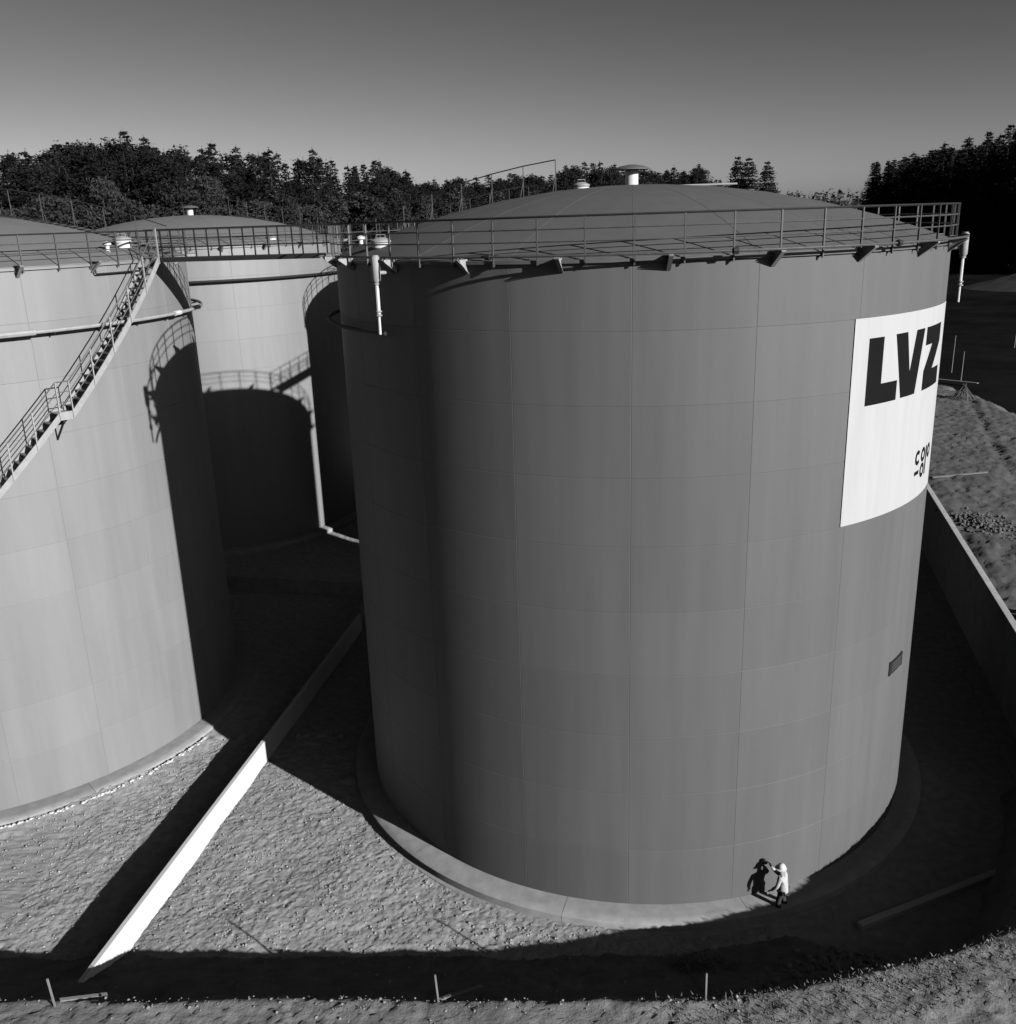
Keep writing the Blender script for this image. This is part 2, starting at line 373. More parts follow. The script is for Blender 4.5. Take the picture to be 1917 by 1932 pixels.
def make_tank(xy, label, style, post0, gus0, path_az, rail_rmin=2.45):
    t = thing('storage_tank', label, 'tank', (xy[0], xy[1], 0))
    p0, p1, rp = PLM[style]
    for c in range(NCO):
        g = (R + (9 - c) * 0.0012) / R
        for k in range(NPL):
            o = obj('shell_plate', p1 if c == 9 else p0, t, (0, 0, CO[c]), rad(-97.5 + 18 * k))
            o.scale = (g, g, 1)
    for k in range(NPL): obj('roof_panel', rp, t, None, rad(-97.5 + 18 * k))
    obj('rim_angle', ME_CURB[style], t)
    gr = obj('guard_rail', ME_RAIL, t)
    obj('mid_rail', ME_MIDRAIL, gr)
    for k in range(NPO): obj('rail_post', ME_POST, gr, None, rad(post0 + 360.0 * k / NPO))
    # mushroom vent on the crown
    z = T + DOME
    v = MB().lathe([(0, 0), (0.36, 0), (0.36, 0.03), (0.21, 0.035), (0.21, 0.52), (0.245, 0.52), (0.245, 0.57), (0, 0.57)], 20, (0, 0, z - 0.03)).build('roof_vent', M_WHITE, t, True)
    MB().lathe([(0, 0.60), (0.30, 0.58), (0.56, 0.50), (0.59, 0.50), (0.58, 0.53), (0.38, 0.61), (0.12, 0.655), (0, 0.66)], 24, (0, 0, z - 0.03)).build('vent_cap', M_MAINROOF, v, True)
    MB().lathe([(0.2, 0), (0.56, -0.015), (0.56, 0.02), (0.2, 0.035)], 20, (0, 0, z - 0.02)).build('crown_plate', PLM[style][2].materials[0], t, True)
    # handrail and steps climbing the dome
    a = rad(path_az); rs = [rail_rmin + (R - 0.3 - rail_rmin) * k / 6 for k in range(7)]
    off = Vector((-sin(a), cos(a), 0)) * 0.35
    pr = obj('roof_rail', MB().tube([Vector((r * cos(a), r * sin(a), domez(r) + 1.0)) + off for r in rs], 0.020, 6).mesh('roof_rail', M_DARKSTEEL, True), t)
    for r in rs:
        b = Vector((r * cos(a), r * sin(a), domez(r) - 0.01)) + off
        MB().tube([b, b + Vector((0, 0, 1.01))], 0.016, 5).build('rail_post', M_STEEL, pr, True)
        MB().tube([b + Vector((0, 0, 0.55)), b + off * 0.9 + Vector((0, 0, -0.03))], 0.014, 5).build('rail_brace', M_STEEL, pr, True)
    n = 26; st = MB()
    for k in range(n):
        r = rail_rmin + (R - 0.3 - rail_rmin) * k / (n - 1)
        st = MB().box((r * cos(a), r * sin(a), domez(r) + 0.05), (0.2, 0.55, 0.03), a); st.build('roof_step', M_DARKSTEEL, t)
    return t

tM = make_tank(TM, 'tall mid-grey storage tank with a white LVZ sign on its side', 'main', -104.0, 0, 157.5)
tL = make_tank(TL, 'pale storage tank with a steep outside stair, standing left of the grey tank', 'light', -36.2, 0, 2.0)
tB = make_tank(TB, 'pale storage tank standing farthest back between the two nearer tanks', 'light', -40.0, 0, 8.0)
tD = make_tank(TD, 'storage tank hidden straight behind the grey tank with the sign', 'light', -40.0, 0, 185.0)

# main tank fittings
for k in range(24): obj('pipe_bracket', ME_GUS, tM, None, rad(-152.3 + 14.95 * k if k < 8 else -152.3 + 15 * k))
wp = MB().tube(arcpts(R + 0.42, T + 0.10, -154, -15), 0.032, 7); o = wp.build('water_pipe', M_STEEL, tM, True)
for a in (-117.5, -84, -57.5): MB().tube([pol(R + 0.42, a - 0.35, T + 0.10), pol(R + 0.42, a + 0.35, T + 0.10)], 0.075, 8).build('pipe_coupling', M_DARKSTEEL, o, True)
foam_chamber(tM, -138.6, 'white foam chamber on the shaded left side')
foam_chamber(tM, -17.5, 'white foam chamber on the right edge against the dark wood', 0.42)
MB().tube(arcpts(R + 0.36, 16.03, -138.6, -262), 0.055, 8).build('foam_pipe', M_DARKSTEEL, tM, True)
roof_hatch(tM, -3.35 - TM[0], 28.0 - TM[1]); pressure_valve(tM, -4.5 - TM[0], 32.2 - TM[1])
pp = MB().tube([(0.4, 1.75, 19.73), (3.85, 1.95, 19.75)], 0.035, 7)
o = pp.build('roof_pipe', M_LSTEEL, tM, True)
for x, y in ((0.9, 1.78), (2.3, 1.86), (3.5, 1.93)): MB().box((x, y, (domez(math.hypot(x, y)) + 19.70) / 2), (0.05, 0.05, 19.70 - domez(math.hypot(x, y)) + 0.03)).build('pipe_stand', M_DARKSTEEL, o)
roof_hatch(tM, -1.45, 1.9, 0.24, 0.2)

# the sign: a curved white sheet with its lettering (laid out in degrees round the shell and metres up)
def curved(name, poly, r, m, parent, holes=None, maxdeg=1.0):
    """flat outline wrapped on the shell: fine strips, triangulated by bmesh"""
    import bmesh
    from mathutils.geometry import tessellate_polygon
    def dense(poly):
        P = []
        for i in range(len(poly)):
            a = poly[i]; b = poly[(i + 1) % len(poly)]; n = max(1, int(math.ceil(abs(b[0] - a[0]) / maxdeg)))
            for k in range(n): P.append((a[0] + (b[0] - a[0]) * k / n, a[1] + (b[1] - a[1]) * k / n))
        return P
    loops = [dense(poly)] + [dense(h) for h in (holes or [])]
    P = [p for l_ in loops for p in l_]
    tris = tessellate_polygon([[Vector((p[0], p[1] * 6, 0)) for p in l_] for l_ in loops])
    bm = bmesh.new(); vs_ = [bm.verts.new((p[0], p[1], 0)) for p in P]
    for t_ in tris:
        try: bm.faces.new([vs_[i] for i in t_])
        except ValueError: pass
    bmesh.ops.recalc_face_normals(bm, faces=bm.faces[:])
    lo = min(p[0] for p in P); hi = max(p[0] for p in P); x = math.ceil(lo) + 0.13
    while x < hi:
        bmesh.ops.bisect_plane(bm, geom=bm.verts[:] + bm.edges[:] + bm.faces[:], plane_co=(x, 0, 0), plane_no=(1, 0, 0)); x += maxdeg
    ret = bmesh.ops.extrude_face_region(bm, geom=bm.faces[:])
    top = [v for v in ret['geom'] if isinstance(v, bmesh.types.BMVert)]
    for v in top: v.co.z = 1
    for v in bm.verts:
        rr = r + (0.004 if v.co.z > 0.5 else -0.0005); v.co = Vector(pol(rr, v.co.x, v.co.y))
    bmesh.ops.recalc_face_normals(bm, faces=bm.faces[:])
    me = bpy.data.meshes.new(name); bm.to_mesh(me); bm.free(); me.materials.append(m); return obj(name, me, parent)
RS = R + 0.022
sg = curved('sign_board', [(-62.5, 10.83), (-28.2, 10.83), (-28.2, 16.21), (-62.5, 16.21)], RS, M_SIGN, tM)
RL = RS + 0.006
curved('letter', [(-59.2, 13.97), (-51.2, 13.97), (-51.2, 14.49), (-55.65, 14.49), (-55.65, 15.69), (-59.2, 15.69)], RL, M_BLACK, sg)
curved('letter', [(-49.76, 13.98), (-44.83, 13.98), (-42.6, 15.70), (-45.82, 15.70), (-47.35, 14.62), (-49.0, 15.70), (-52.5, 15.70)], RL, M_BLACK, sg)
curved('letter', [(-41.64, 13.98), (-31.75, 13.98), (-31.9, 14.48), (-37.0, 14.50), (-32.85, 15.2), (-32.85, 15.70), (-41.57, 15.70), (-41.6, 15.21), (-38.2, 15.21), (-41.62, 14.51)], RL, M_BLACK, sg)
DG = 1 / (R * pi / 180)
def ringpoly(caz, cz, ro, ri, a0=0, a1=360, n=28):
    o_ = [(caz + ro * DG * cos(rad(a0 + (a1 - a0) * k / n)), cz + ro * sin(rad(a0 + (a1 - a0) * k / n))) for k in range(n + 1)]
    i_ = [(caz + ri * DG * cos(rad(a0 + (a1 - a0) * k / n)), cz + ri * sin(rad(a0 + (a1 - a0) * k / n))) for k in range(n + 1)]
    return o_ + i_[::-1]
curved('letter', ringpoly(-40.05, 12.03, 0.215, 0.10, 42, 318), RL, M_BLACK, sg)
for caz, cz in ((-36.95, 12.03), (-32.85, 12.02), (-36.95, 11.57)):
    curved('letter', ringpoly(caz, cz, 0.215, 0.215, 0, 348.4, 27)[:28], RL, M_BLACK, sg, holes=[ringpoly(caz, cz, 0.10, 0.10, 0, 348.4, 27)[:28]])
curved('letter', [(-35.2, 11.38), (-34.65, 11.38), (-34.65, 12.225), (-35.2, 12.225)], RL + 0.006, M_BLACK, sg)
curved('letter', [(-41.2, 11.53), (-38.95, 11.53), (-38.95, 11.64), (-41.2, 11.64)], RL, M_BLACK, sg)
# small dark louvred box low on the shell
bx = curved('louvre_box', [(-43.9, 5.50), (-38.2, 5.50), (-38.2, 5.91), (-43.9, 5.91)], R + 0.045, M_DARKSTEEL, tM)
for z in (5.60, 5.70, 5.80): curved('louvre', [(-43.3, z), (-38.6, z), (-38.6, z + 0.035), (-43.3, z + 0.035)], R + 0.055, M_STEEL, bx)
sd = MB()
for az in (-43.9, -38.2): sd.bar(pol(R + 0.03, az, 5.48), pol(R + 0.03, az, 5.93), 0.05, 0.05)
sd.build('box_side', M_DARKSTEEL, bx)

# left tank fittings: stair, foam ring pipe
foam = MB().tube(arcpts(R + 0.40, 15.93, -75, 95), 0.062, 8).build('foam_pipe', M_LSTEEL, tL, True)
MB().tube(arcpts(R + 0.40, 15.93, -60, -43.5), 0.10, 8).build('pipe_sleeve', M_LSTEEL, foam, True)
MB().tube(arcpts(R + 0.40, 15.93, -8.5, -6), 0.09, 8).build('pipe_sleeve', M_WHITE, foam, True)
for a in range(-70, 90, 10): MB().bar(pol(R - 0.01, a, 15.80), pol(R + 0.42, a, 15.86), 0.05, 0.05).build('pipe_bracket', M_DARKSTEEL, foam)
MB().tube([pol(R + 0.14, -28.75, T + 0.05), pol(R + 0.14, -28.75, 17.56)] + arcpts(R + 0.14, 17.54, -28.5, -14), 0.028, 6).build('thin_dark_tube', M_DARKSTEEL, tL, True)  # thin dark tube down from the rim, then round the shell
for k in range(0, 24): obj('pipe_bracket', ME_GUS, tL, None, rad(-44 + 15 * k))
roof_hatch(tL, -13.5 - TL[0], 35.5 - TL[1], 0.28, 0.26); pressure_valve(tL, -13.55 - TL[0], 34.2 - TL[1])
# back tank pipe
MB().tube(arcpts(R + 0.34, 16.0, -110, 60), 0.075, 8).build('foam_pipe', M_DARKSTEEL, tB, True)
for k in range(24): obj('pipe_bracket', ME_GUS, tB, None, rad(-94 + 15 * k)); 
roof_hatch(tB, 6.5, -6.0)

# spiral stair on the left tank
RI, RO = R + 0.10, R + 0.76
FL = [(-15.4, T + 0.05, -40.1, 13.36), (-42.5, 13.36, -66.0, 9.22), (-68.4, 9.22, -92, 5.0), (-94.4, 5.0, -121.5, 0.22)]
stair = obj('spiral_stair', None, tL)
for rr_, nm in ((RO, 'outer_stringer'), (RI, 'inner_stringer')):
    mb = MB()
    for i, (a0, z0, a1, z1) in enumerate(FL):
        n = 10
        seg = [(a0 + (a1 - a0) * k / n, z0 + (z1 - z0) * k / n) for k in range(n + 1)]
        if i < 3: seg.append((FL[i + 1][0], FL[i + 1][1]))
        for (p, q) in zip(seg[:-1], seg[1:]):
            ps = [pol(rr_ + s, a, z + d) for s in (-0.012, 0.012) for (a, z) in (p, q) for d in (-0.22, 0.04)]
            k = len(mb.v); mb.v += ps; mb.f += [(k, k + 1, k + 3, k + 2), (k + 4, k + 6, k + 7, k + 5), (k, k + 2, k + 6, k + 4), (k + 1, k + 5, k + 7, k + 3), (k, k + 4, k + 5, k + 1), (k + 2, k + 3, k + 7, k + 6)]
    mb.build(nm, M_LSTEEL, stair)
ME_TREAD = MB().box((0, 0, 0), (RO - RI - 0.03, 0.225, 0.03)).box((0, 0.1, -0.02), (RO - RI - 0.03, 0.012, 0.05)).mesh('tread', M_STEEL)
for i, (a0, z0, a1, z1) in enumerate(FL):
    n = int(round((z0 - z1) / 0.215))
    for k in range(1, n):
        a = a0 + (a1 - a0) * k / n; z = z0 + (z1 - z0) * k / n
        obj('tread', ME_TREAD, stair, pol((RI + RO) / 2, a, z - 0.08), rad(a))
    if i < 3:
        b0 = FL[i + 1][0]; mb = MB()
        mb.lathe([(RI + 0.01, z1 - 0.04), (RO - 0.014, z1 - 0.04), (RO - 0.014, z1 - 0.01), (RI + 0.01, z1 - 0.01)], 5, a0=rad(b0 - 0.3), a1=rad(a1 + 0.3)).build('landing', M_LSTEEL, stair)
        mb = MB()
        for aa in ((a1 + b0) / 2 - 0.6,):
            mb.bar(pol(R - 0.01, aa, z1 - 0.27), pol(RO, aa, z1 - 0.27), 0.06, 0.06); mb.bar(pol(R + 0.01, aa, z1 - 0.95), pol(RO - 0.05, aa, z1 - 0.28), 0.05, 0.05)
        mb.build('landing_bracket', M_DARKSTEEL, stair)
for dz, nm in ((1.0, 'hand_rail'), (0.68, 'mid_rail'), (0.36, 'mid_rail')):
    pts = []
    for (a0, z0, a1, z1) in FL:
        for k in range(13): pts.append(pol(RO + 0.02, a0 + (a1 - a0) * k / 12, z0 + (z1 - z0) * k / 12 + dz))
    MB().tube(pts, 0.022 if dz == 1.0 else 0.016, 6).build(nm, M_STEEL, stair, True)
for (a0, z0, a1, z1) in FL:
    n = 5
    for k in range(n + 1):
        a = a0 + (a1 - a0) * k / n; z = z0 + (z1 - z0) * k / n
        MB().box(pol(RO + 0.02, a, z + 0.40), (0.05, 0.035, 1.2), rad(a)).build('stair_post', M_LSTEEL, stair)

# concrete foundation rings in cast segments
def foundation(xy, label, m=M_CONC):
    t = thing('foundation_ring', label, 'foundation', (xy[0], xy[1], 0))
    n = 12; V = MB(); st = 2 * pi / n
    V.lathe([(R - 0.4, -0.005), (R + 0.45, -0.012), (R + 0.745, -0.045), (R + 0.765, -0.065), (R + 0.78, -0.42)], 14, a0=0.0006, a1=st - 0.0006)
    me = V.mesh('ring_segment', m, True)
    me.flip_normals()
    for k in range(n): obj('ring_segment', me, t, None, st * k + 0.21)
    MB().lathe([(R + 0.72, -0.27), (R + 0.90, -0.275), (R + 0.93, -0.40)], 90).build('footing_lip', m, t, True)
    return t
foundation(TM, 'broad concrete ring under the grey tank with the sign')
foundation(TL, 'concrete ring under the pale tank with the outside stair')
foundation(TB, 'concrete ring under the pale tank farthest back')
foundation(TD, 'concrete ring under the tank hidden behind the grey one')

# ------------------------------------------------------------------ walkway bridges between the rims
def bridge(A, B, label, w=0.9):
    A = Vector((A[0], A[1], 0)); B = Vector((B[0], B[1], 0)); d = (B - A).normalized(); n = Vector((-d.y, d.x, 0))
    p = A + d * (R + 0.16); q = B - d * (R + 0.16); L = (q - p).length
    t = thing('walkway_bridge', label, 'walkway', (p.x, p.y, T + 0.02), math.atan2(d.y, d.x))
    for s in (-1, 1):
        MB().box((L / 2, s * w / 2, -0.06), (L + 0.3, 0.05, 0.15)).build('side_beam', M_DARKSTEEL, t)
        r_ = MB()
        for z, rr_ in ((0.97, 0.024), (0.66, 0.017), (0.36, 0.017)): r_.tube([(-0.1, s * w / 2, z), (L + 0.1, s * w / 2, z)], rr_, 6)
        r_ = r_.build('bridge_rail', M_DARKSTEEL, t, True)
        k = int(L / 0.86)
        for i in range(k + 1): MB().box((L * i / k, s * w / 2, 0.43), (0.04, 0.045, 1.1)).build('rail_post', M_DARKSTEEL, r_)
    npk = int(L / 0.25)
    me = MB().box((0, 0, 0), (L / npk - 0.03, w - 0.06, 0.03)).mesh('deck_plate', M_STEEL)
    for i in range(npk): obj('deck_plate', me, t, (L * (i + 0.5) / npk, 0, 0.0))
    return t
bridge(TL, TM, 'railed steel footbridge from the stair tank to the grey tank')
bridge(TM, TD, 'railed steel footbridge behind the grey tank to the hidden tank')
bridge(TL, TB, 'railed steel footbridge between the two pale tanks')

# ------------------------------------------------------------------ walls
def wallbar(name, p, q, z0, z1, w, m, label, seg, cat='wall', cap=None):
    """cast concrete wall from p to q built of separate panels"""
    p = Vector((p[0], p[1], 0)); q = Vector((q[0], q[1], 0)); d = q - p; L = d.length
    t = thing(name, label, cat, (p.x, p.y, z0), math.atan2(d.y, d.x)); n = max(1, int(round(L / seg)))
    h = z1 - z0; g = 0.012; a = L / n - 0.008; c = 0.02
    prof = [(-w / 2, 0), (w / 2, 0), (w / 2, h - c), (w / 2 - c, h), (-w / 2 + c, h), (-w / 2, h - c)]
    mb = MB()
    for x in (0.004, a + 0.004):
        k = len(mb.v); mb.v += [(x, y, z) for y, z in prof]; mb.f.append(tuple(range(k, k + 6)) if x > 1 else tuple(reversed(range(k, k + 6))))
    for i in range(6): j = (i + 1) % 6; mb.f.append((i, j, j + 6, i + 6))
    me = mb.mesh('wall_panel', m); me.flip_normals()
    for i in range(n): obj('wall_panel', me, t, (L * i / n, 0, 0))
    return t
TW = 0.55
WA, WB_ = Vector((-11.95, 15.6, 0)), Vector((-6.72, 47.0, 0))
nw = Vector((-(WB_ - WA).y, (WB_ - WA).x, 0)).normalized() * 0.085
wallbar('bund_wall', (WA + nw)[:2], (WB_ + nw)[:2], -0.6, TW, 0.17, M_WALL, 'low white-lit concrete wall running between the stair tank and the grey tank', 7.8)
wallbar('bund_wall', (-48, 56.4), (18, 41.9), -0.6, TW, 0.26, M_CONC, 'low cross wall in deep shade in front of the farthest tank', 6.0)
MB().box((0, 0, 0), (0.5, 1.6, 1.35)).build('wall_pier', M_CONC, None, loc=(-7.15, 43.9, 0.2)); tag(bpy.data.objects['wall_pier'], 'squat concrete pier against the low wall in the shade', 'pier')
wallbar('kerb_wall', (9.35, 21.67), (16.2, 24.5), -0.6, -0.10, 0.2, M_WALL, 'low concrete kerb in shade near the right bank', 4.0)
P0 = WP + WD * ((27.2 - WP[1]) / WD[1]); P1 = WP + WD * ((86.5 - WP[1]) / WD[1])
off = np.array((WD[1], -WD[0])) * 0.14
wallbar('retaining_wall', P0 + off, P1 + off, -0.6, 3.3, 0.28, M_RETAIN, 'high concrete retaining wall along the right side of the basin', 5.2)
mb = MB(); mid = (P0 + P1) / 2 - np.array((WD[1], -WD[0])) * 0.36
mb.box((mid[0], mid[1], -0.30), (0.72, float(np.linalg.norm(P1 - P0)), 0.22), math.atan2(WD[1], WD[0]) - pi / 2)
tag(mb.build('wall_footing', M_CONC), 'flat concrete footing strip at the foot of the retaining wall', 'footing')
mb = MB().lathe([(0, 0.03), (0.27, 0.03), (0.30, 0.015), (0.30, -0.1)], 22).build('manhole_cover', M_CONC, None, True, (-5.98, 29.87, ZG + 0.02))
tag(mb, 'round manhole cover in the shaded gravel beside the grey tank', 'manhole')

# ------------------------------------------------------------------ stones, weeds, stakes
def blobs(pts, sizes, seed, flat=0.7):
    """many small irregular stones as one vertex/face array"""
    rg = np.random.RandomState(seed)
    base = np.array([(0, 0, 1), (1, 0, .1), (.3, .95, -.1), (-.8, .6, .1), (-.8, -.6, -.1), (.3, -.95, .1), (0, 0, -1)], float)
    F0 = np.array([(0, 1, 2), (0, 2, 3), (0, 3, 4), (0, 4, 5), (0, 5, 1), (6, 2, 1), (6, 3, 2), (6, 4, 3), (6, 5, 4), (6, 1, 5)])
    n = len(pts); a = rg.rand(n) * 6.28; V = base[None] * (0.75 + 0.5 * rg.rand(n, 7, 1)) * np.array((1, 1, flat))
    ca, sa = np.cos(a)[:, None], np.sin(a)[:, None]
    x = V[..., 0] * ca - V[..., 1] * sa; y = V[..., 0] * sa + V[..., 1] * ca
    V = np.stack([x, y, V[..., 2]], 2) * np.asarray(sizes)[:, None, None] + np.asarray(pts)[:, None, :]
    return V.reshape(-1, 3), (F0[None] + 7 * np.arange(n)[:, None, None]).reshape(-1, 3)
rg = np.random.RandomState(4)
def outside(x, y):
    ok = np.ones(len(x), bool)
    for c in (TM, TL): ok &= np.hypot(x - c[0], y - c[1]) > R + 0.95
    return ok
n = 60000; px = rg.uniform(-22, 7, n); py = rg.uniform(20.6, 33, n); ok = outside(px, py); px, py = px[ok], py[ok]
zi = Z[np.clip(np.searchsorted(xs, px), 0, len(xs) - 1), np.clip(np.searchsorted(ys, py), 0, len(ys) - 1)]
sz = 0.008 + 0.042 * rg.rand(len(px)) ** 8
V, F = blobs(np.stack([px, py, zi], 1), sz, 1); tag(raw('gravel', V, F, M_FLOOR), 'loose pale gravel scattered over the basin floor', 'gravel', kind='stuff')
n = 6500; ii = rg.randint(0, len(cr), n); ii = ii[vnoise(cr[ii, 0] * 0.8, cr[ii, 1] * 0.8, 5) + 0.5 > rg.rand(n) * 0.9]; n = len(ii); tt = np.where(rg.rand(n) < 0.30, rg.normal(0.02, 0.16, n), rg.uniform(-1.8, 3.9, n))
jj = np.clip(np.searchsorted(dd, tt), 0, len(dd) - 1); sz = 0.008 + 0.045 * rg.rand(n) ** 6 + 0.006 * (np.abs(tt) < 0.3)
V, F = blobs(np.stack([BX[ii, jj] + rg.normal(0, .04, n), BY[ii, jj] + rg.normal(0, .04, n), BZ[ii, jj] + 0.005], 1), sz, 2)
tag(raw('gravel', V, F, M_STONE), 'loose stones along the crest and slope of the near bank', 'stones', kind='stuff')
# mortar lumps along the ring of the stair tank
n = 240; a = np.radians(rg.uniform(-78, -22, n)); rr_ = R + 0.93 + np.abs(rg.normal(0, 0.06, n))
V, F = blobs(np.stack([TL[0] + rr_ * np.cos(a), TL[1] + rr_ * np.sin(a), np.full(n, ZG + 0.22)], 1), 0.03 + 0.07 * rg.rand(n) ** 2, 3, 0.45)
tag(raw('mortar_lumps', V, F, M_WALL), 'white mortar lumps spilt along the foot of the stair tank ring', 'mortar', kind='stuff')
# weeds on the right part of the crest
n = 16000; ii = rg.randint(0, len(cr), n); ok = cr[ii, 0] > 2.5 + 2.5 * rg.rand(n); ii = ii[ok]; n = len(ii)
tt = np.clip(rg.normal(-0.35, 0.55, n), -1.8, 0.8); jj = np.clip(np.searchsorted(dd, tt), 0, len(dd) - 1)
b = np.stack([BX[ii, jj] + rg.normal(0, .05, n), BY[ii, jj] + rg.normal(0, .05, n), BZ[ii, jj] - 0.01], 1)
h = rg.uniform(0.03, 0.11, n); a = rg.rand(n) * 6.28; w = 0.008 + 0.014 * rg.rand(n)
s = np.stack([np.cos(a), np.sin(a), 0 * a], 1) * w[:, None]; tip = b + np.stack([rg.normal(0, .05, n), rg.normal(0, .05, n), h], 1)
V = np.stack([b - s, b + s, tip], 1).reshape(-1, 3)
tag(raw('weeds', V, np.arange(3 * n).reshape(-1, 3), M_WEED), 'short dry weeds on the crest of the right-hand bank', 'weeds', kind='stuff')

def stake(x, y, h, label, lean=0.0):
    z = bankz(x, y)
    t = MB().bar((x, y, z - 0.25), (x + lean, y, z + h), 0.036, 0.036).build('survey_stake', M_WOOD); tag(t, label, 'stake', 'survey stakes along the bank crest')
stake(-10.61, 17.35, 0.78, 'wooden survey stake on the bank crest at the end of the white wall', -0.06)
stake(-1.91, 17.15, 0.75, 'wooden survey stake on the crest beside a slanting board, below the grey tank', -0.05)
stake(4.04, 16.95, 0.72, 'wooden survey stake on the crest near the brush heap')
def board(p, q, w, th, label, m=M_WOOD, name='timber_board'):
    t = MB().bar(p, q, w, th).build(name, m); tag(t, label, 'board'); return t
def on(x, y, dz=0.05): return (x, y, bankz(x, y) + dz)
board(on(-10.55, 17.45, .06), (-9.75, 18.0, 1.80), 0.10, 0.03, 'pale board lying on the bank at the foot of the leftmost stake')
board(on(-1.88, 17.2, .10), on(-1.05, 18.8, .12), 0.09, 0.03, 'slanting board running down the bank from the middle stake')
board(on(3.55, 17.9, .25), on(3.85, 17.1, .05), 0.04, 0.03, 'thin batten leaning on the bank beside the brush heap', name='thin_batten')
# brush heap: a tangle of twigs
mb = MB(); rn = random.Random(9)
for k in range(110):
    a = rn.uniform(0, 6.28); r = 0.8 * rn.random() ** 0.6; x = 4.6 + r * cos(a) * 1.25; y = 20.0 + r * sin(a) * 0.6; z = bankz(x, y)
    p = Vector((x, y, z + rn.uniform(0, 0.3) * (1.0 - r))); d = Vector((rn.uniform(-1, 1), rn.uniform(-1, 1), rn.uniform(-.25, .2))).normalized() * rn.uniform(0.2, 0.5)
    mid_ = p + d * 0.5 + Vector((rn.uniform(-.08, .08), rn.uniform(-.08, .08), 0.06)); mb.tube([p, mid_, p + d], [0.014, 0.01, 0.004], 4)
    for q in range(3):
        c = mid_ + d * rn.uniform(-.3, .5); s1 = Vector((rn.uniform(-1, 1), rn.uniform(-1, 1), rn.uniform(-1, 1))) * 0.06; s2 = Vector((rn.uniform(-1, 1), rn.uniform(-1, 1), rn.uniform(-1, 1))) * 0.06
        mb.quad([c, c + s1, c + s1 + s2])
tag(mb.build('brush_heap', M_WEED), 'heap of cut brushwood on the shaded bank slope', 'brushwood')
# rubble on the right-hand slope
n = 170; x = rg.normal(7.6, 1.0, n); y = 19.4 + 0.35 * (x - 7.6) + rg.normal(0, 0.45, n)
V, F = blobs(np.stack([x, y, [bankz(a, b) + 0.02 for a, b in zip(x, y)]], 1), 0.03 + 0.12 * rg.rand(n) ** 2, 6)
tag(raw('rubble', V, F, M_STONE), 'rubble tipped on the shaded right-hand slope', 'rubble', kind='stuff')
# outside the retaining wall
n = 420; a = rg.rand(n) * 6.28; r = np.abs(rg.normal(0, 1.0, n)); x = 24.4 + r * np.cos(a) * 0.9; y = 46.4 + r * np.sin(a) * 1.5
V, F = blobs(np.stack([x, y, 3.08 + 0.15 * np.exp(-r * r)], 1), 0.04 + 0.09 * rg.rand(n), 7)
tag(raw('stone_heap', V, F, M_DIRT), 'low heap of broken stone beyond the retaining wall', 'stones', kind='stuff')
V, F = blobs(np.array([(20.35, 34.5, 3.2), (20.8, 34.0, 3.2), (20.5, 35.1, 3.15)]), [0.42, 0.3, 0.25], 8)
tag(raw('boulder_cluster', V, F, M_WALL), 'pale lumps of concrete against the top of the retaining wall', 'rubble', kind='stuff')
board((25.6, 55.0, 3.2), (29.2, 55.6, 3.25), 0.22, 0.05, 'long pale plank lying on the dirt beyond the wall')
board((40.5, 91.0, 3.0), (43.6, 86.5, 3.1), 0.35, 0.06, 'plank lying at the foot of the thin poles in the field')
def pole(x, y, h, label, r=0.05):
    t = MB().tube([(x, y, 2.4), (x + 0.05, y, 2.9 + h)], [r, r * 0.7], 7).build('thin_pole', M_WOOD, None, True); tag(t, label, 'pole', 'thin poles in the field')
pole(44.8, 94.4, 3.6, 'taller of the two thin poles standing in the dark field')
pole(43.5, 89.6, 2.7, 'shorter of the two thin poles standing in the dark field')
pole(57.7, 107.2, 4.0, 'lone thin pole at the far right of the field')
mb = MB(); rn = random.Random(3)
for k in range(16):
    a = k * 0.39; mb.bar((38.9 + 1.1 * cos(a), 79.3 + 0.9 * sin(a), 3.0), (38.9 + rn.uniform(-.15, .15), 79.3 + rn.uniform(-.15, .15), 4.2 + rn.uniform(-.2, .25)), 0.09, 0.03)
tag(mb.build('lath_stack', M_DIRT), 'small pyramid of laths leaned together beyond the wall', 'timber')
n = 1
HX, HY = np.meshgrid(np.linspace(-1, 1, 50), np.linspace(-1, 1, 50), indexing='ij'); hr = np.hypot(HX, HY)
hz = 5.5 * np.clip(1 - hr, 0, 1) ** 0.9 + 0.5 * fbm(HX * 8, HY * 8, 1, 3, 91) * np.clip(1 - hr, 0, 1)
tag(raw('spoil_mound', np.stack([100 + 22 * HX.ravel(), 172 + 16 * HY.ravel(), 3.0 + hz.ravel()], 1), gridfaces(50, 50), mat('dark_spoil', 0.05, 0.95, 0.3, nscale=0.3), smooth=True), 'dark earth mound in the field before the right-hand wood', 'mound')

